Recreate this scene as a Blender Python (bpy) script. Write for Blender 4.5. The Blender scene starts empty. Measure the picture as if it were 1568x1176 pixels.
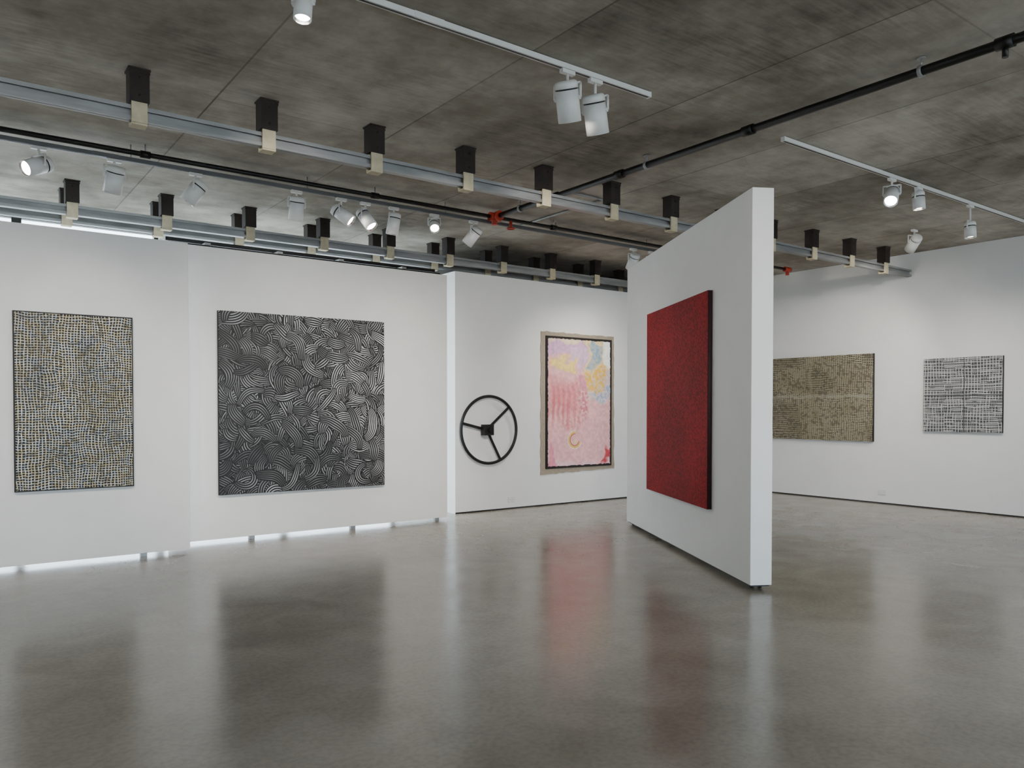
import bpy, bmesh, math, random
import numpy as np
from mathutils import Vector, Matrix

rnd = random.Random(7)
scn = bpy.context.scene
CEIL = 3.75

# ------------------------------------------------------------------ helpers
def s2l(c):
    return tuple((x/255/12.92) if x/255 <= 0.04045 else ((x/255+0.055)/1.055)**2.4 for x in c)

def new_mat(name, col, rough=0.6, metal=0.0, spec=0.5, emit=None, estr=0):
    m = bpy.data.materials.new(name); m.use_nodes = True
    b = m.node_tree.nodes['Principled BSDF']
    b.inputs['Base Color'].default_value = (*s2l(col), 1)
    b.inputs['Roughness'].default_value = rough
    b.inputs['Metallic'].default_value = metal
    b.inputs['Specular IOR Level'].default_value = spec
    if emit:
        b.inputs['Emission Color'].default_value = (*emit, 1)
        b.inputs['Emission Strength'].default_value = estr
    return m

def noise_mat(name, c1, c2, scale, rough=(0.5, 0.7), metal=0.0, bump=0.0, stretch=(1, 1, 1), detail=6, spec=0.5):
    m = new_mat(name, c1, rough[0], metal, spec)
    nt = m.node_tree; N = nt.nodes; L = nt.links; b = N['Principled BSDF']
    tc = N.new('ShaderNodeTexCoord'); mp = N.new('ShaderNodeMapping'); mp.inputs['Scale'].default_value = stretch
    L.new(tc.outputs['Object'], mp.inputs[0])
    n = N.new('ShaderNodeTexNoise'); n.inputs['Scale'].default_value = scale; n.inputs['Detail'].default_value = detail
    L.new(mp.outputs[0], n.inputs['Vector'])
    r = N.new('ShaderNodeValToRGB'); r.color_ramp.elements[0].position = 0.3; r.color_ramp.elements[1].position = 0.7
    r.color_ramp.elements[0].color = (*s2l(c1), 1); r.color_ramp.elements[1].color = (*s2l(c2), 1)
    L.new(n.outputs['Fac'], r.inputs[0]); L.new(r.outputs[0], b.inputs['Base Color'])
    mr = N.new('ShaderNodeMapRange'); mr.inputs['To Min'].default_value = rough[0]; mr.inputs['To Max'].default_value = rough[1]
    L.new(n.outputs['Fac'], mr.inputs['Value']); L.new(mr.outputs[0], b.inputs['Roughness'])
    if bump:
        bp = N.new('ShaderNodeBump'); bp.inputs['Strength'].default_value = bump; bp.inputs['Distance'].default_value = 0.01
        L.new(n.outputs['Fac'], bp.inputs['Height']); L.new(bp.outputs[0], b.inputs['Normal'])
    return m

class MB:
    def __init__(s): s.bm = bmesh.new(); s.mats = []
    def mi(s, m):
        if m not in s.mats: s.mats.append(m)
        return s.mats.index(m)
    def _set(s, verts, m, smooth=False):
        i = s.mi(m); fs = set()
        for v in verts: fs.update(v.link_faces)
        for f in fs: f.material_index = i; f.smooth = smooth and len(f.verts) == 4
    def box(s, c, size, m, rot=None):
        M = Matrix.Translation(c) @ (rot.to_4x4() if rot else Matrix.Identity(4)) @ Matrix.Diagonal((*size, 1))
        r = bmesh.ops.create_cube(s.bm, size=1, matrix=M); s._set(r['verts'], m)
    def box2(s, a, b, m):
        s.box([(a[i]+b[i])/2 for i in range(3)], [abs(b[i]-a[i]) for i in range(3)], m)
    def cyl(s, p1, p2, r, m, seg=20, r2=None):
        p1 = Vector(p1); p2 = Vector(p2); d = p2-p1
        M = Matrix.Translation((p1+p2)/2) @ d.to_track_quat('Z', 'Y').to_matrix().to_4x4()
        q = bmesh.ops.create_cone(s.bm, cap_ends=True, segments=seg, radius1=r, radius2=r if r2 is None else r2, depth=d.length, matrix=M)
        s._set(q['verts'], m, True)
    def lathe(s, origin, d, prof, seg=28):
        """prof: list of (r, z, mat for the segment that ends here)"""
        M = Matrix.Translation(origin) @ Vector(d).to_track_quat('Z', 'Y').to_matrix().to_4x4()
        rings = []
        for r, z, _ in prof:
            if r < 1e-6: rings.append([s.bm.verts.new(M @ Vector((0, 0, z)))])
            else: rings.append([s.bm.verts.new(M @ Vector((r*math.cos(2*math.pi*k/seg), r*math.sin(2*math.pi*k/seg), z))) for k in range(seg)])
        for j in range(1, len(prof)):
            a, b = rings[j-1], rings[j]; mi = s.mi(prof[j][2])
            for k in range(seg):
                k2 = (k+1) % seg
                if len(a) == 1: vs = [a[0], b[k2], b[k]]
                elif len(b) == 1: vs = [a[k], a[k2], b[0]]
                else: vs = [a[k], a[k2], b[k2], b[k]]
                f = s.bm.faces.new(vs); f.material_index = mi; f.smooth = True
    def torus(s, c, R, r, m, n, seg=72, mseg=12):
        q = Vector(n).to_track_quat('Z', 'Y').to_matrix(); c = Vector(c); rows = []
        for i in range(seg):
            a = 2*math.pi*i/seg
            rows.append([s.bm.verts.new(c + q @ Vector(((R+r*math.cos(b))*math.cos(a), (R+r*math.cos(b))*math.sin(a), r*math.sin(b)))) for b in [2*math.pi*j/mseg for j in range(mseg)]])
        mi = s.mi(m)
        for i in range(seg):
            for j in range(mseg):
                f = s.bm.faces.new([rows[i][j], rows[(i+1) % seg][j], rows[(i+1) % seg][(j+1) % mseg], rows[i][(j+1) % mseg]])
                f.material_index = mi; f.smooth = True
    def obj(s, name, loc=(0, 0, 0), bevel=0, rotz=0):
        bmesh.ops.recalc_face_normals(s.bm, faces=s.bm.faces)
        # geometry is given in world coordinates: re-centre it on loc
        Mi = (Matrix.Translation(loc) @ Matrix.Rotation(rotz, 4, 'Z')).inverted()
        bmesh.ops.transform(s.bm, matrix=Mi, verts=s.bm.verts)
        me = bpy.data.meshes.new(name); s.bm.to_mesh(me); s.bm.free()
        for m in s.mats: me.materials.append(m)
        o = bpy.data.objects.new(name, me); scn.collection.objects.link(o)
        o.location = loc; o.rotation_euler = (0, 0, rotz)
        if bevel:
            b = o.modifiers.new('bevel', 'BEVEL'); b.width = bevel; b.segments = 2; b.limit_method = 'ANGLE'
        return o

# ------------------------------------------------------------------ materials
M_wall = noise_mat('white_wall_paint', (226, 226, 224), (230, 230, 228), 3, (0.75, 0.85), bump=0.02)
M_panel = noise_mat('white_panel_paint', (228, 227, 224), (232, 231, 228), 4, (0.7, 0.8), bump=0.02)
M_black = new_mat('black_paint', (18, 18, 19), 0.45)
M_blackmet = noise_mat('black_iron_pipe', (12, 12, 13), (24, 23, 22), 12, (0.35, 0.5), 0.2)
M_brown = noise_mat('dark_bronze_bracket', (30, 24, 22), (50, 41, 36), 14, (0.45, 0.6), 0.2)
M_tab = noise_mat('beige_fire_coating', (186, 175, 146), (206, 195, 166), 18, (0.7, 0.85))
M_galv = noise_mat('galvanised_steel', (142, 143, 143), (168, 169, 169), 5, (0.38, 0.52), 0.55, stretch=(.5, 3, 3), detail=2)
M_white = new_mat('white_enamel', (225, 225, 222), 0.35)
M_offw = new_mat('white_plastic', (215, 215, 212), 0.4)
M_red = noise_mat('red_valve_paint', (160, 40, 22), (200, 66, 40), 20, (0.4, 0.5))
M_refl = new_mat('lamp_reflector', (200, 200, 200), 0.2, 0.9)
M_lamp = new_mat('lamp_glow', (255, 250, 240), 0.3, emit=(1.0, 0.93, 0.82), estr=45)
M_lamp_off = new_mat('lamp_dim', (120, 120, 120), 0.3)
M_frame = new_mat('window_frame_dark', (40, 42, 44), 0.4, 0.4)
M_rubber = new_mat('caster_rubber', (20, 20, 20), 0.6)
M_foot = new_mat('levelling_foot_steel', (180, 185, 190), 0.4, 0.2)
M_canvas_edge = new_mat('canvas_edge_dark', (26, 24, 24), 0.8)

def floor_mat():
    m = new_mat('polished_concrete_floor', (120, 118, 110), 0.2)
    nt = m.node_tree; N = nt.nodes; L = nt.links; b = N['Principled BSDF']
    tc = N.new('ShaderNodeTexCoord')
    n1 = N.new('ShaderNodeTexNoise'); n1.inputs['Scale'].default_value = 0.5; n1.inputs['Detail'].default_value = 7; n1.inputs['Roughness'].default_value = 0.6
    n2 = N.new('ShaderNodeTexNoise'); n2.inputs['Scale'].default_value = 34; n2.inputs['Detail'].default_value = 5
    n3 = N.new('ShaderNodeTexNoise'); n3.inputs['Scale'].default_value = 2.4; n3.inputs['Detail'].default_value = 7; n3.inputs['Distortion'].default_value = 0.6
    for n in (n1, n2, n3): L.new(tc.outputs['Object'], n.inputs['Vector'])
    r = N.new('ShaderNodeValToRGB'); r.color_ramp.elements[0].position = 0.32; r.color_ramp.elements[1].position = 0.68
    r.color_ramp.elements[0].color = (*s2l((127, 119, 107)), 1); r.color_ramp.elements[1].color = (*s2l((153, 145, 133)), 1)
    L.new(n1.outputs['Fac'], r.inputs[0])
    r2 = N.new('ShaderNodeValToRGB'); r2.color_ramp.elements[0].position = 0.35; r2.color_ramp.elements[1].position = 0.6
    r2.color_ramp.elements[0].color = (0.84, 0.84, 0.84, 1); r2.color_ramp.elements[1].color = (1.04, 1.04, 1.03, 1)
    L.new(n2.outputs['Fac'], r2.inputs[0])
    r3 = N.new('ShaderNodeValToRGB'); r3.color_ramp.elements[0].position = 0.3; r3.color_ramp.elements[1].position = 0.7
    r3.color_ramp.elements[0].color = (0.86, 0.85, 0.83, 1); r3.color_ramp.elements[1].color = (1.07, 1.07, 1.07, 1)
    L.new(n3.outputs['Fac'], r3.inputs[0])
    mx = N.new('ShaderNodeMixRGB'); mx.blend_type = 'MULTIPLY'; mx.inputs[0].default_value = 0.7
    L.new(r.outputs[0], mx.inputs[1]); L.new(r2.outputs[0], mx.inputs[2])
    mx2 = N.new('ShaderNodeMixRGB'); mx2.blend_type = 'MULTIPLY'; mx2.inputs[0].default_value = 1
    L.new(mx.outputs[0], mx2.inputs[1]); L.new(r3.outputs[0], mx2.inputs[2])
    L.new(mx2.outputs[0], b.inputs['Base Color'])
    mr = N.new('ShaderNodeMapRange'); mr.inputs['From Min'].default_value = 0.3; mr.inputs['From Max'].default_value = 0.7
    mr.inputs['To Min'].default_value = 0.17; mr.inputs['To Max'].default_value = 0.25
    L.new(n3.outputs['Fac'], mr.inputs['Value']); L.new(mr.outputs[0], b.inputs['Roughness'])
    return m

def ceil_mat():
    m = new_mat('board_formed_concrete_ceiling', (96, 92, 84), 0.85, spec=0.2)
    nt = m.node_tree; N = nt.nodes; L = nt.links; b = N['Principled BSDF']
    tc = N.new('ShaderNodeTexCoord'); sx = N.new('ShaderNodeSeparateXYZ'); L.new(tc.outputs['Object'], sx.inputs[0])
    def M(op, a, c=None):
        n = N.new('ShaderNodeMath'); n.operation = op
        for i, v in enumerate((a, c)):
            if v is None: continue
            if isinstance(v, (int, float)): n.inputs[i].default_value = v
            else: L.new(v, n.inputs[i])
        return n.outputs[0]
    def joint(src, off, per, wid):
        q = M('FRACT', M('DIVIDE', M('SUBTRACT', src, off), per))
        d = M('ABSOLUTE', M('SUBTRACT', q, 0.5))
        return M('GREATER_THAN', d, 0.5-wid/per)
    def noise(scale, detail, rough=.5, vec=None):
        n = N.new('ShaderNodeTexNoise'); n.inputs['Scale'].default_value = scale; n.inputs['Detail'].default_value = detail; n.inputs['Roughness'].default_value = rough
        L.new(vec if vec else tc.outputs['Object'], n.inputs['Vector']); return n.outputs['Fac']
    # board joints run away from the camera; butt joints are staggered board by board
    W_ = 1.42
    cx = M('FLOOR', M('DIVIDE', M('SUBTRACT', sx.outputs[0], 1.70), W_))
    jx = joint(sx.outputs[0], 1.70-10*W_, W_, 0.007)
    ysh = M('ADD', sx.outputs[1], M('MULTIPLY', M('FRACT', M('MULTIPLY', cx, 0.37)), 5.2))
    jy = M('MULTIPLY', joint(ysh, -20.0, 5.2, 0.006), 0.55)
    cy = M('FLOOR', M('DIVIDE', M('SUBTRACT', ysh, -20.0), 5.2))
    j = M('MAXIMUM', jx, jy)
    cb = N.new('ShaderNodeCombineXYZ'); L.new(cx, cb.inputs[0]); L.new(cy, cb.inputs[1])
    wn = N.new('ShaderNodeTexWhiteNoise'); L.new(cb.outputs[0], wn.inputs['Vector'])
    n1 = noise(.55, 9, .66)
    mp = N.new('ShaderNodeMapping'); mp.inputs['Scale'].default_value = (2.0, 22, 1); mp.inputs['Rotation'].default_value = (0, 0, math.radians(52)); L.new(tc.outputs['Object'], mp.inputs[0])
    n2 = noise(1.8, 5, .5, mp.outputs[0]); n3 = noise(5, 8, .6)
    st = M('MULTIPLY', M('SUBTRACT', n2, 0.5), M('MULTIPLY', M('SUBTRACT', noise(.8, 3), .35), 0.7))
    v = M('ADD', M('MULTIPLY', n1, 0.84), M('ADD', M('SUBTRACT', st, .02), M('MULTIPLY', n3, 0.25)))
    v = M('ADD', v, M('MULTIPLY', M('SUBTRACT', wn.outputs['Value'], 0.5), 0.08))
    r = N.new('ShaderNodeValToRGB'); e = r.color_ramp.elements
    e[0].position = 0.36; e[0].color = (*s2l((104, 97, 88)), 1); e[1].position = 0.72; e[1].color = (*s2l((196, 190, 180)), 1)
    k = e.new(0.53); k.color = (*s2l((152, 145, 134)), 1)
    L.new(v, r.inputs[0])
    mx = N.new('ShaderNodeMixRGB'); L.new(M('MULTIPLY', j, M('MULTIPLY', noise(.7, 2), .9)), mx.inputs[0]); L.new(r.outputs[0], mx.inputs[1]); mx.inputs[2].default_value = (0.03, 0.028, 0.025, 1)
    L.new(mx.outputs[0], b.inputs['Base Color'])
    bp = N.new('ShaderNodeBump'); bp.inputs['Strength'].default_value = 0.2; bp.inputs['Distance'].default_value = 0.01
    L.new(v, bp.inputs['Height']); L.new(bp.outputs[0], b.inputs['Normal'])
    return m

# ------------------------------------------------------------------ room shell
XL, XR, YN, YB = -4.0, 11.65, -4.0, 10.8
def slab(name, a, b, m, bevel=0):
    q = MB(); q.box2(a, b, m); c = [(a[i]+b[i])/2 for i in range(3)]
    return q.obj(name, c if name not in ('floor', 'ceiling') else (0, 0, 0), bevel)
slab('floor', (XL, YN, -0.15), (XR+.2, YB, 0), floor_mat())
slab('ceiling', (XL-.2, YN-.2, CEIL), (XR+.2, YB+.2, CEIL+.2), ceil_mat())
slab('wall_right', (XR, YN, 0), (XR+.2, YB, CEIL), M_wall)
slab('wall_left', (XL-.2, YN, 0), (XL, YB, CEIL), M_wall)
slab('wall_back', (5.76, 9.10, 0), (XR, 9.28, 3.34), M_wall)
slab('wall_return', (5.76, 9.281, 0), (5.92, YB, 3.34), M_wall)
slab('baseboard_back', (5.76, 9.092, 0.0), (XR, 9.10, 0.018), M_black)  # black strips stand in for the shadow line at the wall foot
slab('baseboard_right', (XR-.008, YN, 0.0), (XR, 9.09, 0.018), M_black)

glass = bpy.data.materials.new('window_glass'); glass.use_nodes = True
nt = glass.node_tree; nt.nodes.clear()
o_ = nt.nodes.new('ShaderNodeOutputMaterial'); t_ = nt.nodes.new('ShaderNodeBsdfTransparent'); g_ = nt.nodes.new('ShaderNodeBsdfGlossy'); x_ = nt.nodes.new('ShaderNodeMixShader')
g_.inputs['Roughness'].default_value = 0.02; x_.inputs[0].default_value = 0.06
nt.links.new(t_.outputs[0], x_.inputs[1]); nt.links.new(g_.outputs[0], x_.inputs[2]); nt.links.new(x_.outputs[0], o_.inputs[0])

def window(name, x0, x1, y, z0, z1):
    q = MB(); w = 0.05
    q.box2((x0, y-.04, z0), (x1, y+.04, z0+w), M_frame); q.box2((x0, y-.04, z1-w), (x1, y+.04, z1), M_frame)
    q.box2((x0, y-.04, z0+w), (x0+w, y+.04, z1-w), M_frame); q.box2((x1-w, y-.04, z0+w), (x1, y+.04, z1-w), M_frame)
    q.box2((x0+w, y-.004, z0+w), (x1-w, y+.004, z1-w), glass)
    q.obj(name, ((x0+x1)/2, y, z0))
# glazed wall behind the movable panels
wi = 1
xs = [-4.0, -2.4, -0.8, 0.8, 2.35, 4.0, 5.76]
q = MB()
q.box2((XL, YB, 3.74), (2.35, YB+.2, CEIL), M_wall); q.box2((2.35, YB, 3.58), (5.76, YB+.2, CEIL), M_wall)
q.box2((5.76, YB, 0), (XR+.2, YB+.2, CEIL), M_wall); q.box2((XL, YB, -.15), (5.76, YB+.2, 0.0), M_wall)
q.obj('wall_exterior', (0, YB, 0))
for i in range(6):
    window('window_%d' % wi, xs[i], xs[i+1], YB+.1, 0.0, 3.74 if xs[i] < 2.3 else 3.58); wi += 1
# behind the camera, unseen: windows added to give soft fill daylight
q = MB(); q.box2((XL, YN-.2, 3.1), (XR+.2, YN, CEIL), M_wall); q.box2((XL, YN-.2, -.15), (XR+.2, YN, 0.6), M_wall); q.obj('wall_near', (0, YN, 0))
n = 7; st = (XR+.2-XL)/n
for i in range(n):
    window('window_%d' % wi, XL+st*i, XL+st*(i+1), YN-.1, 0.6, 3.1); wi += 1
q = MB(); q.box2((-30, -40, -.4), (40, 40, -.2), noise_mat('exterior_pavement', (176, 174, 170), (190, 188, 184), 2, (0.8, 0.9))); q.obj('street_pavement', (0, 0, -.3))

# ------------------------------------------------------------------ movable display panels
GAP = .042
def wall_panel(name, p0, p1, thick, z0, z1, feet, wheels):
    """p0->p1 is the exhibition face; the body lies behind it (to the right of p0->p1)"""
    p0 = Vector((*p0, 0)); p1 = Vector((*p1, 0)); d = (p1-p0).normalized(); nb = Vector((d.y, -d.x, 0))
    ang = math.atan2(d.y, d.x); R = Matrix.Rotation(ang, 3, 'Z'); L = (p1-p0).length
    q = MB(); c = (p0+p1)/2+nb*thick/2
    q.box((c.x, c.y, (z0+z1)/2), (L, thick, z1-z0), M_panel, R)
    o = q.obj(name, (c.x, c.y, z0), 0.004, ang)
    q = MB()
    if wheels: q.box((c.x, c.y, z0-.006), (L-.03, thick-.03, .012), M_black, R)
    for s in feet:
        b = p0+d*s+nb*thick/2
        if wheels:
            for k in (-1, 1):
                c1 = b+nb*0.035*k+Vector((0, 0, .019)); q.cyl(c1-nb*.012, c1+nb*.012, .019, M_rubber, 20)
            q.cyl(b+Vector((0, 0, .019))-nb*.045, b+Vector((0, 0, .019))+nb*.045, .006, M_galv, 10)
        else:
            q.box((b.x, b.y, z0/2), (.06, .05, z0), M_foot, R)
    u = q.obj('base_support', (0, 0, 0)); u.parent = o; u.matrix_parent_inverse = (Matrix.Translation(o.location) @ Matrix.Rotation(ang, 4, 'Z')).inverted()
    return o
# body behind for +X direction means +Y side, so face runs from right to left
F1, F2 = 8.24, 8.65
wall_panel('movable_display_wall', (2.06, F1), (-1.55, F1), .17, GAP, 3.11, (.42, 1.96, 3.2), False)
wall_panel('movable_display_wall', (5.355, F2), (1.98, F2), .17, GAP, 3.18, (.12, 1.30, 2.52), False)
PA = Vector((5.21, 3.85, 0)); PD = Vector((0.49, 0.872, 0)).normalized(); PB = PA+PD*3.635
# face is on the left of PA->PB, so the body lies on the right
wall_panel('movable_display_wall', PA[:2], PB[:2], .18, GAP, 3.20, (.10, 3.53), True)

# black rails capping / behind second panel
q = MB()
for y, z in ((8.80, 3.201), (8.93, 3.27)):
    q.box2((2.0, y-.02, z-.02), (5.33, y+.02, z+.02), M_blackmet)
for x in (2.4, 3.2, 3.95, 4.8):
    q.box2((x-.03, 8.78, 3.222), (x+.03, 8.95, 3.248), M_galv)
q.obj('panel_guide_rail', (3.5, 8.86, 3.2))

# ------------------------------------------------------------------ suspended steel beams
def rail_beam(name, y, x0, x1, bx):
    q = MB(); z0, z1 = 3.405, 3.505; CT = CEIL-.001
    q.box2((x0, y-.004, z0), (x1, y+.004, z1), M_galv)
    q.box2((x0, y-.035, z0), (x1, y+.03, z0+.008), M_galv); q.box2((x0, y-.035, z1-.008), (x1, y+.03, z1), M_galv)
    q.box2((x0, y-.035, z0+.008), (x1, y-.030, z0+.028), M_galv); q.box2((x0, y-.035, z1-.028), (x1, y-.030, z1-.008), M_galv)
    for x in bx:
        q.box2((x-.05, y-.052, 3.385), (x+.05, y-.038, 3.545), M_tab)          # beige clip
        q.box2((x-.05, y-.052, 3.373), (x+.05, y+.04, 3.387), M_tab)
        q.box2((x-.05, y+.034, 3.385), (x+.05, y+.046, 3.545), M_tab)
        # hollow bracket up to the slab
        zb = 3.525
        q.box2((x-.062, y-.065, zb), (x+.062, y-.055, CT-.012), M_brown)
        q.box2((x-.062, y+.050, zb), (x+.062, y+.060, CT-.012), M_brown)
        q.box2((x-.062, y-.055, zb), (x-.052, y+.050, CT-.012), M_brown)
        q.box2((x+.052, y-.055, zb), (x+.062, y+.050, CT-.012), M_brown)
        q.box2((x-.066, y-.068, CT-.035), (x+.066, y-.064, CT-.02), M_brown)
        q.box2((x-.07, y-.07, CT-.012), (x+.07, y+.065, CT), M_brown)
        for zz in (3.57, 3.69):
            q.cyl((x, y-.072, zz), (x, y-.06, zz), .009, M_blackmet, 6)
    q.obj(name, ((x0+x1)/2, y, 3.45))
rail_beam('suspended_steel_beam', 5.83, XL+.02, XR-.01, [1.14+.887*k for k in range(-5, 12)])
rail_beam('suspended_steel_beam', 9.02, XL+.02, XR-.01, [1.14+.893*k for k in range(-5, 12)])
rail_beam('suspended_steel_beam', 9.42, XL+.02, XR-.01, [1.14+.893*k for k in range(-5, 12)])

# ------------------------------------------------------------------ sprinkler pipes
q = MB(); px, pz = 5.22, 3.66; CT = CEIL-.002
q.cyl((px, YN+.05, pz), (px, 7.39, pz), .03, M_blackmet)
for y in (1.2, 2.05, 3.9, 5.35, 6.3):
    q.cyl((px, y-.05, pz), (px, y+.05, pz), .040, M_blackmet)
for y in (2.55, 5.0, 6.9, 0.2):
    q.cyl((px, y-.012, pz), (px, y+.012, pz), .040, M_galv); q.cyl((px, y, pz+.03), (px, y, CT), .007, M_galv, 8); q.cyl((px, y, CT-.01), (px, y, CT), .03, M_galv, 12)
q.cyl((px, 2.05, pz), (px, 2.05, pz-.09), .018, M_blackmet)
q.cyl((XL+.02, 7.39, pz), (10.95, 7.39, pz), .022, M_blackmet)
for x in (.2, 1.5, 3.7, 6.1, 8.4, 10.2):
    q.cyl((x-.04, 7.39, pz), (x+.04, 7.39, pz), .031, M_blackmet); q.cyl((x, 7.39, pz+.02), (x, 7.39, CT), .006, M_galv, 8)
for x, r in ((5.22, .05), (10.9, .04)):
    q.cyl((x-.07, 7.39, pz), (x+.07, 7.39, pz), r, M_red); q.cyl((x, 7.39, pz-.09), (x, 7.39, pz), r*.7, M_red)
q.cyl((5.22, 7.28, pz), (5.22, 7.34, pz), .055, M_red)
q.cyl((5.45, 7.39, pz), (5.45, 7.39, pz-.10), .018, M_red); q.torus((5.45, 7.39, pz-.1), .045, .008, M_red, (0, 0, 1), 24, 8)
q.obj('sprinkler_pipe', (px, 5, pz))

# thin conduits under slab
q = MB(); zc = CEIL-.015
q.cyl((5.9, 6.3, zc), (5.9, 7.9, zc), .012, M_galv, 10); q.cyl((5.35, 6.3, zc), (5.9, 6.3, zc), .012, M_galv, 10)
q.cyl((5.9, 7.9, zc), (11.0, 7.9, zc), .012, M_galv, 10)
q.obj('electrical_conduit', (5.9, 7, zc))

# ------------------------------------------------------------------ lighting tracks and spotlights
def track(name, x0, x1, y, z, m, joints=()):
    q = MB(); q.box2((x0, y-.019, z), (x1, y+.019, z+.034), m)
    q.box2((x0+.005, y-.008, z-.002), (x1-.005, y+.008, z+.002), M_black)
    for x in joints:
        q.box2((x-.10, y-.021, z-.001), (x+.10, y+.021, z+.036), m)
    if z+.034 < CEIL-.03:
        for k in range(int((x1-x0)/1.6)+1):
            x = x0+.3+1.6*k
            if x < x1: q.cyl((x, y, z+.03), (x, y, CEIL-.002), .005, M_galv, 8)
    q.box2((x0-.012, y-.02, z-.003), (x0, y+.02, z+.036), m); q.box2((x1, y-.02, z-.003), (x1+.012, y+.02, z+.036), m)
    q.obj(name, ((x0+x1)/2, y, z))
M_tgrey = new_mat('track_grey', (110, 112, 114), 0.4, 0.4)
T1, TL = CEIL-.04, 3.60
track('lighting_track', -2.5, 4.19, 4.0, T1, M_white, (2.35, .0))
track('lighting_track', 5.79, 10.7, 3.97, T1, M_white, (8.0,))
track('lighting_track', XL+.3, 8.6, 7.47, TL, M_tgrey, (1.2, 4.2))
track('lighting_track', 0.5, 9.5, 0.3, T1, M_white, (4.0,))  # out of view, added to carry the rear heads

def spot(x, y, zt, d, drop=.16, lit=True, power=60, angle=60, lampdir=None, r=.066, ln=.23, col=(1, .93, .84)):
    d = Vector(d).normalized(); q = MB()
    P = Vector((x, y, zt-drop))
    side = d.cross(Vector((0, 0, 1)))
    side = Vector((1, 0, 0)) if side.length < .1 else side.normalized()
    q.box((x, y, zt-.016), (.11, .036, .026), M_white)                # track adapter
    top = P+Vector((0, 0, r+.02))
    q.cyl((x, y, zt-.028), top, .010, M_white, 12)
    q.cyl(top-side*(r+.012), top+side*(r+.012), .008, M_white, 8)
    for k in (-1, 1):
        a = top+side*(r+.012)*k; b = P+side*(r+.012)*k
        q.cyl(a, b, .008, M_white, 8); q.cyl(b, P+side*(r-.01)*k, .014, M_white, 12)
    Lm = M_lamp if lit else M_lamp_off
    zb, zf = -ln*.43, ln*.57
    q.lathe(P, d, [(0, zb, M_white), (r*.72, zb, M_white), (r*.93, zb+.008, M_white), (r, zb+.022, M_white), (r, zb+.05, M_white), (r*.93, zb+.052, M_black),
                   (r*.93, zb+.060, M_black), (r, zb+.062, M_white), (r, zf, M_white), (r*.90, zf, M_white), (r*.82, zf-.018, M_refl), (0, zf-.018, Lm)])
    o = q.obj('track_spotlight', P)
    ld = Vector(lampdir).normalized() if lampdir else d
    l = bpy.data.lights.new('spot_lamp', 'SPOT'); l.energy = power; l.spot_size = math.radians(angle); l.spot_blend = 1.0; l.shadow_soft_size = .05; l.color = col
    lo = bpy.data.objects.new('spot_lamp', l); scn.collection.objects.link(lo); lo.parent = o
    lo.location = d*(zf+.01); lo.rotation_euler = ld.to_track_quat('-Z', 'Y').to_euler()
    return o
def aim(x, y, zt, tgt, **k):
    return spot(x, y, zt, Vector(tgt)-Vector((x, y, zt-.16)), **k)
def aimd(x, y, zt, d, tgt, **k):
    return spot(x, y, zt, d, lampdir=Vector(tgt)-Vector((x, y, zt-.16)), **k)

# long track (front); first three heads unseen, added to light the panels
aim(-1.4, 4.0, T1, (-.6, 8, 1.6), power=120, angle=60)
aim(-.2, 4.0, T1, (.8, 8, 1.5), power=280, angle=48)
aim(.75, 4.0, T1, (1.2, 8, 1.4), power=130, angle=52)
aimd(1.59, 4.0, T1, (-.1, -.1, -1), (3.3, 8.4, 1.6), power=400, angle=56, r=.048, ln=.16, drop=.12)
aimd(3.42, 4.0, T1, (.38, .25, -1), (3.7, 8.4, 1.6), power=400, angle=58, r=.078, ln=.26, drop=.19)
aimd(3.67, 4.0, T1, (.40, .22, -1), (6.3, 8.8, 1.6), power=460, angle=60, r=.078, ln=.26, drop=.22)
# front-right track
spot(7.57, 3.97, T1, (-.62, -.25, -.62), power=50, angle=90)
aimd(8.10, 3.97, T1, (.05, -.05, -1), (11.6, 7.0, 1.4), power=340, angle=75, drop=.12, ln=.18, r=.06)
aimd(9.26, 3.97, T1, (.0, -.05, -1), (11.6, 4.8, 1.4), power=180, angle=80, drop=.26, ln=.18, r=.06)
aim(10.0, 4.95, CEIL-.03, (11.65, 7.4, 1.5), power=140, angle=80)
# track in front of the panels
spot(.71, 7.47, TL, (-.75, -.42, -.40), power=16, angle=80)
spot(1.27, 7.47, TL, (-.10, .38, -.92), lit=False, power=8, angle=80, r=.074)
spot(1.94, 7.47, TL, (-.50, .25, -.75), lit=False, power=8, angle=80, r=.072)
spot(2.89, 7.47, TL, (.02, .30, -.95), lit=False, power=8, angle=80, r=.072)
spot(3.36, 7.47, TL, (.50, -.42, -.50), power=12, angle=90)
spot(3.63, 7.47, TL, (.30, -.48, -.75), power=12, angle=90)
spot(3.96, 7.47, TL, (-.08, .18, -.95), power=10, angle=90)
spot(4.46, 7.47, TL, (-.30, -.60, -.55), power=12, angle=90, ln=.16, r=.055, drop=.12)
spot(4.98, 7.47, TL, (-.35, .50, -.70), lit=False, power=8, angle=80)
aim(7.55, 7.47, TL, (7.9, 9.1, 1.3), power=95, angle=95)
aim(7.90, 7.47, TL, (8.8, 9.1, 1.6), power=55, angle=95)
# unseen rear track (behind camera), heads added to light the near faces
aim(2.5, .3, T1, (6.0, 5.5, 1.5), power=340, angle=46)
aim(5.5, .3, T1, (5.4, 3.8, 1.6), power=30, angle=60)
aim(8.0, .3, T1, (11.6, 2.0, 1.5), power=180, angle=70)

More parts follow.
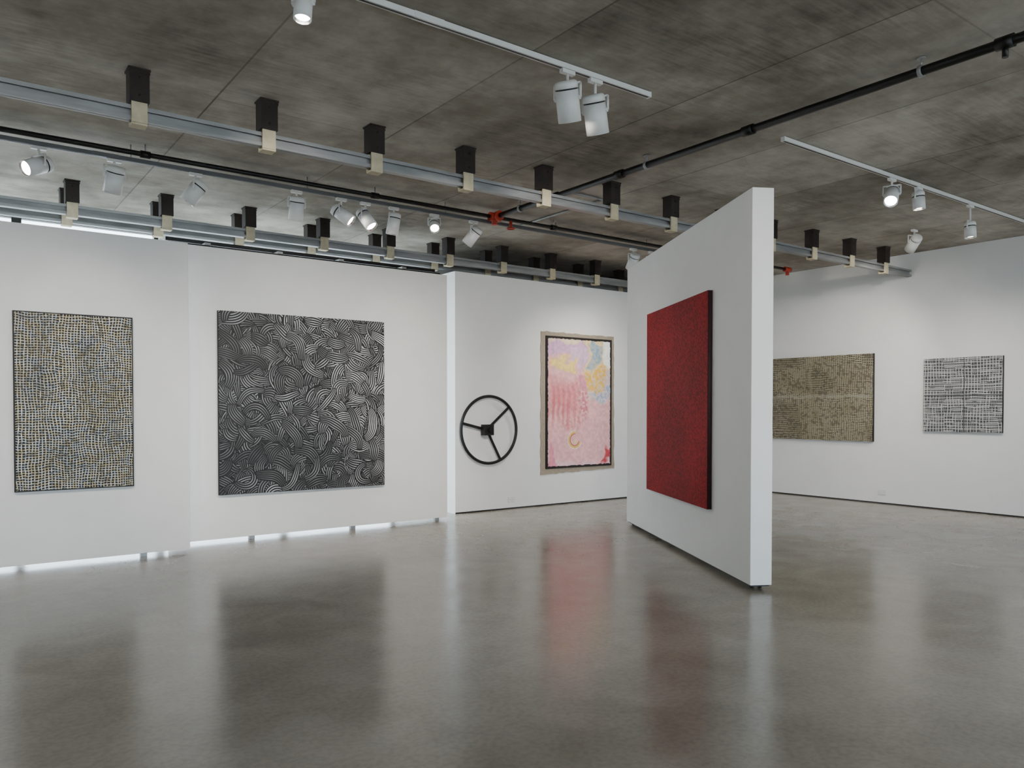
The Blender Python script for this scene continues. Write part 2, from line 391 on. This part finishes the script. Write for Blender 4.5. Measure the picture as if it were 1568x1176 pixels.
# ------------------------------------------------------------------ paintings
def sm(t): return t*t*(3-2*t)
def vn(rg, h, w, ch, cw):
    g = rg.random((ch+2, cw+2)); y = np.linspace(0, ch, h, endpoint=False); x = np.linspace(0, cw, w, endpoint=False)
    yi = y.astype(int); xi = x.astype(int); fy = sm(y-yi)[:, None]; fx = sm(x-xi)[None, :]
    a = g[yi][:, xi]; b = g[yi][:, xi+1]; c = g[yi+1][:, xi]; d = g[yi+1][:, xi+1]
    return (a*(1-fx)+b*fx)*(1-fy)+(c*(1-fx)+d*fx)*fy
def lin_arr(a):
    a = np.clip(a, 0, 255)/255
    return np.where(a <= .04045, a/12.92, ((a+.055)/1.055)**2.4)
def C(*c): return np.array(c, float)

def art(name, img, bl, u, n, w, h, depth, edge=M_canvas_edge, rough=.55, bump=0, spec=.35):
    """img rows from top to bottom; bl = bottom-left corner on the wall; u = to the right; n = out of the wall"""
    H, W = img.shape[:2]; bl = Vector(bl); u = Vector(u).normalized(); n = Vector(n).normalized()
    org = bl+u*w/2+Vector((0, 0, h/2))
    X = (np.arange(W)/(W-1)-.5)*w; Z = (.5-np.arange(H)/(H-1))*h
    XX, ZZ = np.meshgrid(X, Z)
    un = np.array(u); nn = np.array(n)
    co = XX[..., None]*un+ZZ[..., None]*np.array((0, 0, 1.))+nn*depth
    co = co.reshape(-1, 3)
    idx = np.arange(H*W).reshape(H, W)
    f = np.stack([idx[:-1, :-1], idx[1:, :-1], idx[1:, 1:], idx[:-1, 1:]], -1).reshape(-1, 4)
    # stretcher box
    e = .0015
    bx = []
    for dd in (0.003, depth-e):
        for sx, sz in ((-1, -1), (1, -1), (1, 1), (-1, 1)):
            bx.append(un*sx*(w/2)+np.array((0, 0, sz*h/2))+nn*dd)
    b0 = len(co); co = np.vstack([co, bx])
    bf = np.array([[0, 1, 5, 4], [1, 2, 6, 5], [2, 3, 7, 6], [3, 0, 4, 7], [3, 2, 1, 0], [4, 5, 6, 7]])+b0
    F = np.vstack([f, bf])
    me = bpy.data.meshes.new(name); me.vertices.add(len(co)); me.vertices.foreach_set('co', co.ravel())
    me.loops.add(F.size); me.loops.foreach_set('vertex_index', F.ravel().astype(np.int32))
    me.polygons.add(len(F)); me.polygons.foreach_set('loop_start', (np.arange(len(F))*4).astype(np.int32))
    mi = np.zeros(len(F), np.int32); mi[len(f):] = 1; 
    ca = me.color_attributes.new('paint', 'FLOAT_COLOR', 'POINT')
    col = np.ones((len(co), 4)); col[:H*W, :3] = lin_arr(img).reshape(-1, 3); ca.data.foreach_set('color', col.ravel())
    m = new_mat(name+'_paint', (128, 128, 128), rough, 0, spec); N = m.node_tree.nodes; L = m.node_tree.links
    at = N.new('ShaderNodeAttribute'); at.attribute_name = 'paint'
    L.new(at.outputs['Color'], N['Principled BSDF'].inputs['Base Color'])
    nz = N.new('ShaderNodeTexNoise'); nz.inputs['Scale'].default_value = 60; tc = N.new('ShaderNodeTexCoord'); L.new(tc.outputs['Object'], nz.inputs['Vector'])
    bp = N.new('ShaderNodeBump'); bp.inputs['Strength'].default_value = .15+bump; bp.inputs['Distance'].default_value = .003
    L.new(nz.outputs['Fac'], bp.inputs['Height']); L.new(bp.outputs[0], N['Principled BSDF'].inputs['Normal'])
    me.materials.append(m); me.materials.append(edge)
    me.update(calc_edges=True); me.polygons.foreach_set('material_index', mi); me.validate()
    o = bpy.data.objects.new(name, me); scn.collection.objects.link(o); o.location = org
    return o

rg = np.random.default_rng(11)
def net(H, W, per_x, per_y, amp, wid, rg, cells=9, fine=.35):
    yy, xx = np.mgrid[0:H, 0:W].astype(float)
    dx = (vn(rg, H, W, cells, cells)-.5)*amp+(vn(rg, H, W, cells*4, cells*3)-.5)*amp*fine
    dy = (vn(rg, H, W, cells, cells)-.5)*amp+(vn(rg, H, W, cells*3, cells*4)-.5)*amp*fine
    a = np.abs(((xx+dx)/per_x) % 1-.5); b = np.abs(((yy+dy)/per_y) % 1-.5)
    la = np.clip((wid-a)/.10+.5, 0, 1); lb = np.clip((wid-b)/.10+.5, 0, 1)
    return la, lb
# 1 woven net painting on first panel: fine crosshatched weave of cream, pale blue and gold over black
H, W = 700, 420
la, lb = net(H, W, 10.5, 10.0, 13, .13, rg, 7, .30)
la *= (.55+.45*(vn(rg, H, W, 60, 38) > .36)); lb *= (.65+.35*(vn(rg, H, W, 60, 60) > .3))
m = np.maximum(la, lb)
t = vn(rg, H, W, 6, 4)*.2+vn(rg, H, W, 22, 14)*.15+vn(rg, H, W, 80, 50)*.65
cream = C(246, 240, 220); blue = C(214, 222, 226); gold = C(226, 208, 160)
kb = np.clip((.40-t)/.06+.5, 0, 1)[..., None]; kg = np.clip((t-.57)/.05+.5, 0, 1)[..., None]
colr = cream*(1-kb)*(1-kg)+blue*kb*(1-kg)+gold*kg
dk = (vn(rg, H, W, 5, 5)*.25+.80)[..., None]
img = C(20, 20, 20)*(1-m[..., None])+colr*m[..., None]*np.minimum(dk, 1)
img[:5] = img[-5:] = 20; img[:, :5] = 20; img[:, -5:] = 20
art('woven_net_painting', img, (.566, F1, .706), (1, 0, 0), (0, -1, 0), .972, 1.618, .045)

# 2 black and white swirl painting: combed bundles of flowing strokes
H = W = 760
img = np.zeros((H, W)); r2 = np.random.default_rng(5)
yy, xx = np.mgrid[0:H, 0:W].astype(float)
flow = vn(r2, H, W, 6, 6)*4*math.pi
for i in range(1900):
    cx, cy = r2.uniform(-10, W+10), r2.uniform(-10, H+10)
    fi = flow[int(np.clip(cy, 0, H-1)), int(np.clip(cx, 0, W-1))]
    Lh = r2.uniform(36, 84); Wd = r2.uniform(13, 25); th = fi+r2.normal(0, 1.0); Rr = r2.uniform(40, 150); S = int(Lh+Wd*1.3+4)
    x0, x1, y0, y1 = max(0, int(cx-S)), min(W, int(cx+S)), max(0, int(cy-S)), min(H, int(cy+S))
    if x1 <= x0 or y1 <= y0: continue
    Y, X = np.mgrid[y0:y1, x0:x1].astype(float); a = (X-cx)*math.cos(th)+(Y-cy)*math.sin(th); b = -(X-cx)*math.sin(th)+(Y-cy)*math.cos(th)
    qd = np.sqrt(a*a+(b+Rr)**2)-Rr; al = np.arctan2(a, b+Rr)*Rr
    tt = np.clip((al/Lh+1)/2, 0, 1); fan = .55+.60*np.sin(math.pi*np.clip(tt*.85+.08, 0, 1))
    qq = (qd+4*np.sin(al/22+i))/fan
    inside = (np.abs(al) < Lh) & (np.abs(qq) < Wd)
    per = r2.uniform(7.6, 9.4)
    s = np.clip((np.cos(2*math.pi*qq/per)-.12)/.45, 0, 1)*(np.abs(qq) < Wd-1.2)*np.clip((Lh-np.abs(al))/5, 0, 1)
    br = r2.uniform(.55, 1.0)*(1-.4*np.abs(al)/Lh)
    sub = img[y0:y1, x0:x1]; sub[inside] = (s*br)[inside]
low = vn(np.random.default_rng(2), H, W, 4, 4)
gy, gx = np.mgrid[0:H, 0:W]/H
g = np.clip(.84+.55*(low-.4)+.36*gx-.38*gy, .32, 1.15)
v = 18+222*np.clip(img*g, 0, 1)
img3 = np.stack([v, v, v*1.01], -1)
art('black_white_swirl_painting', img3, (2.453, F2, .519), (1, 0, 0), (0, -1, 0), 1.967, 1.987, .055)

# 3 pink abstract painting on a taupe sheet
H, W = 400, 270; r3 = np.random.default_rng(8)
V, U = np.mgrid[0:H, 0:W].astype(float); V /= H; U /= W
Uw = U+(vn(r3, H, W, 8, 6)-.5)*.14+(vn(r3, H, W, 30, 20)-.5)*.05; Vw = V+(vn(r3, H, W, 8, 6)-.5)*.10+(vn(r3, H, W, 30, 20)-.5)*.04
img = np.ones((H, W, 3))*C(240, 182, 184)
nz = vn(r3, H, W, 60, 40)
def blob(u0, u1, v0, v1, c, a=1.0, soft=.02, mod=None):
    k = np.clip(np.minimum(np.minimum(Uw-u0, u1-Uw), np.minimum(Vw-v0, v1-Vw))/soft, 0, 1)*a
    if mod is not None: k = k*mod
    global img; img = img*(1-k[..., None])+np.array(c)*k[..., None]
sp = (vn(r3, H, W, 70, 48) > .52).astype(float)
blob(-.1, .62, -.1, .17, (212, 168, 200)); blob(.0, .55, -.1, .06, (240, 222, 180), .8); blob(.3, .62, .07, .2, (220, 184, 210))
blob(.02, .46, .165, .245, (246, 214, 130)); blob(.58, 1.2, -.1, .26, (234, 208, 160)); blob(.62, .82, .04, .22, (130, 164, 196), .9, mod=.6+.4*sp)
blob(.82, 1.2, -.1, .24, (250, 250, 246)); blob(.60, 1.2, .24, .5, (222, 200, 200)); blob(.72, 1.0, .36, .48, (150, 178, 212), .8, mod=sp)
blob(.58, .88, .22, .42, (242, 190, 70), .9, mod=.35+.65*sp); blob(.46, .6, .25, .42, (226, 146, 164), .9)
stripe = (np.sin((U+.03*np.sin(V*9))*2*math.pi*13+vn(r3, H, W, 14, 10)*3) > .0).astype(float)
blob(-.05, .5, .27, .74, (202, 86, 90), .55, .12, stripe*(.4+.6*vn(r3, H, W, 12, 30)))
blob(-.05, .5, .27, .60, (212, 108, 114), .45, .10)
blob(.44, .62, .40, .62, (198, 92, 110), .6, .03, sp); blob(.2, .6, .55, .72, (216, 120, 122), .45, .06, sp)
blob(.0, .12, .8, 1.1, (220, 120, 150), .6); blob(.1, 1.1, .94, 1.2, (242, 200, 210), .8); blob(.85, 1.1, .86, .96, (190, 50, 60), .8)
rr = np.hypot((U-.42)*1.34/2, V-.785); an = np.arctan2(V-.785, U-.42)
for r0, wd, c, al_ in ((.056, .008, C(232, 190, 90), .9), (.045, .004, C(176, 86, 80), .8), (.069, .004, C(246, 236, 216), .8)):
    k = ((np.abs(rr-r0) < wd) & ~((an < .2) & (an > -1.3))); img[k] = img[k]*(1-al_)+c*al_
k = np.hypot((U-.42)*1.34/2, V-.80) < .014; img[k] = C(232, 212, 140)
img = img*(.93+.12*nz)[..., None]
k = ((U < .022+.012*nz) | (U > .975-.012*nz) | (V < .014+.008*nz) | (V > .985-.008*nz)); img[k] = C(36, 32, 30)
pink = art('pink_abstract_painting', img, (7.345, 9.1, .55), (1, 0, 0), (0, -1, 0), 1.345, 1.995, .03)
# thin taupe sheet with ragged edges, behind the painting
M_taupe = noise_mat('taupe_linen', (146, 134, 117), (168, 156, 138), 60, (.85, .95))
bm = bmesh.new(); ring = []
def edge(a, b, n):
    for i in range(n):
        t = i/n; p = [a[j]+(b[j]-a[j])*t for j in range(2)]; ring.append((p[0]+rnd.uniform(-.007, .007), p[1]+rnd.uniform(-.007, .007)))
edge((7.255, .465), (8.765, .50), 24); edge((8.765, .50), (8.755, 2.60), 30); edge((8.755, 2.60), (7.26, 2.61), 24); edge((7.26, 2.61), (7.255, .465), 30)
vs = [bm.verts.new((x, 9.088, z)) for x, z in ring]; f0 = bm.faces.new(vs); ex = bmesh.ops.extrude_face_region(bm, geom=[f0])
for v_ in [g for g in ex['geom'] if isinstance(g, bmesh.types.BMVert)]: v_.co.y = 9.099
me = bpy.data.meshes.new('linen_backing'); bmesh.ops.recalc_face_normals(bm, faces=bm.faces); bm.to_mesh(me); bm.free(); me.materials.append(M_taupe)
lb_ = bpy.data.objects.new('linen_backing', me); scn.collection.objects.link(lb_); lb_.parent = pink; lb_.matrix_parent_inverse = Matrix.Translation(pink.location).inverted()

# 4 red painting on the free standing partition
H, W = 600, 580; r4 = np.random.default_rng(21)
m = np.clip((vn(r4, H, W, 170, 120)*.55+vn(r4, H, W, 130, 160)*.45-.38)/.24, 0, 1)
img = C(122, 3, 10)*(1-m[..., None])+C(164, 18, 25)*m[..., None]
img = img*(.90+.14*vn(r4, H, W, 5, 5))[..., None]
nrm = Vector((-PD.y, PD.x, 0)); p0 = PA+PD*2.652
art('red_dotted_painting', img, (p0.x, p0.y, .546), -PD, nrm, 1.838, 1.965, .046, edge=new_mat('red_canvas_edge', (40, 14, 18), .7), rough=.65, spec=.15)

# 5 tan woven painting, right wall: bands of short horizontal rows crossed by uprights
H, W = 460, 650; r5 = np.random.default_rng(31)
la, lb = net(H, W, 12, 8.0, 13, .17, r5, 6, .25)
la2, lb2 = net(H, W, 9, 12, 13, .15, r5, 6, .25)
yy, xx = np.mgrid[0:H, 0:W]
sel = np.clip((vn(r5, H, W, 3, 4)-.42)/.06, 0, 1)[..., None]
m1 = np.maximum(la*.6, lb)[..., None]; m2 = np.maximum(la2*.9, lb2*.7)[..., None]; m = m1*sel+m2*(1-sel)*.9
m = m*(.6+.4*(vn(r5, H, W, 60, 60) > .35))[..., None]
t = vn(r5, H, W, 8, 10)[..., None]; colr = C(206, 197, 168)*(1-t)+C(184, 173, 138)*t
img = C(64, 60, 52)*(1-m)+colr*m
k = np.abs(xx-W*.45-5*np.sin(yy/22)) < 9; img[k] = img[k]*.5+C(206, 196, 160)*.5*(.7+.3*np.sin(yy[k]*1.0))[:, None]
k = np.abs(yy-H*.48-3*np.sin(xx/30)) < 8; img[k] = img[k]*.6+C(170, 168, 154)*.4
art('tan_woven_painting', img, (XR, 8.30, .945), (0, -1, 0), (-1, 0, 0), 1.95, 1.36, .05)

# 6 gray crosshatch painting, right wall
H, W = 400, 400; r6 = np.random.default_rng(41)
la, lb = net(H, W, 15, 11, 7, .10, r6, 6, .2); la2, lb2 = net(H, W, 8, 17, 6, .10, r6, 6, .2)
va = (vn(r6, H, W, 10, 26) > .42); vb = (vn(r6, H, W, 26, 9) > .42)
m = np.maximum.reduce([la*va, lb*vb, la2*.75*~va, lb2*.8])[..., None]
img = C(70, 72, 74)*(1-m)+C(214, 214, 210)*m
yy, xx = np.mgrid[0:H, 0:W]; k = (np.abs(yy-H*.5-2) < 4) | (np.abs(xx-W*.53) < 2.5); img[k] = img[k]*.3+C(60, 62, 64)*.7
art('gray_crosshatch_painting', img, (XR, 5.585, 1.122), (0, -1, 0), (-1, 0, 0), 1.045, 1.05, .05)

# ------------------------------------------------------------------ steering wheel sculpture
M_wheel = noise_mat('black_steel', (20, 20, 20), (34, 33, 32), 25, (.4, .55), .3)
M_hub = new_mat('hub_gunmetal', (40, 40, 42), .3, .7)
q = MB(); cx, cy, cz = 6.285, 9.03, 1.155; Rw = .472
q.torus((cx, cy, cz), Rw, .021, M_wheel, (0, 1, 0))
hx = cx-.045
for a in (168, 43, -66):
    a = math.radians(a); e = Vector((cx+Rw*math.cos(a), cy, cz+Rw*math.sin(a))); h = Vector((hx, cy, cz)); d = (e-h).normalized()
    L_ = (e-h).length; R = Matrix.Rotation(-math.atan2(d.z, d.x), 3, 'Y')
    q.box((h+e)/2, (L_, .012, .038), M_wheel, R)
    q.cyl(e-Vector((0, .024, 0)), e+Vector((0, .024, 0)), .012, M_hub, 10)
q.box((hx, cy-.02, cz), (.16, .09, .15), M_wheel)
q.cyl((hx+.02, cy-.09, cz), (hx+.02, cy-.06, cz), .04, M_hub)
q.cyl((hx, cy, cz), (hx, 9.099, cz), .04, M_wheel)
q.obj('steering_wheel_sculpture', (cx, cy, cz), .002)

# ------------------------------------------------------------------ wall outlets
def outlet(c, alongx):
    q = MB(); sx = (.12, .008, .08) if alongx else (.008, .12, .08)
    q.box(c, sx, M_offw)
    for k in (-1, 1):
        o = (.03*k, -.005, 0) if alongx else (-.005, .03*k, 0)
        s = (.034, .004, .05) if alongx else (.004, .034, .05)
        q.box([c[i]+o[i] for i in range(3)], s, M_white)
        for j in (-1, 1):
            oo = (.03*k+.007*j, -.0075, .005) if alongx else (-.0075, .03*k+.007*j, .005); ss = (.003, .002, .014) if alongx else (.002, .003, .014)
            q.box([c[i]+oo[i] for i in range(3)], ss, M_black)
    q.obj('wall_outlet', c, .001)
outlet((6.72, 9.095, .13), True); outlet((XR-.005, 6.22, .17), False)

# ------------------------------------------------------------------ world
w = bpy.data.worlds.new('sky'); scn.world = w; w.use_nodes = True
bg = w.node_tree.nodes['Background']; bg.inputs[0].default_value = (.74, .88, 1.0, 1); bg.inputs[1].default_value = 8.8

# ------------------------------------------------------------------ camera
cd = bpy.data.cameras.new('camera'); cam = bpy.data.objects.new('camera', cd); scn.collection.objects.link(cam)
cam.location = (0, 0, 1.45); cam.rotation_euler = (math.radians(88.9), 0, math.radians(-36.5))
cd.lens = 27.44; cd.sensor_width = 36; cd.shift_y = .0389; cd.clip_end = 200
scn.camera = cam
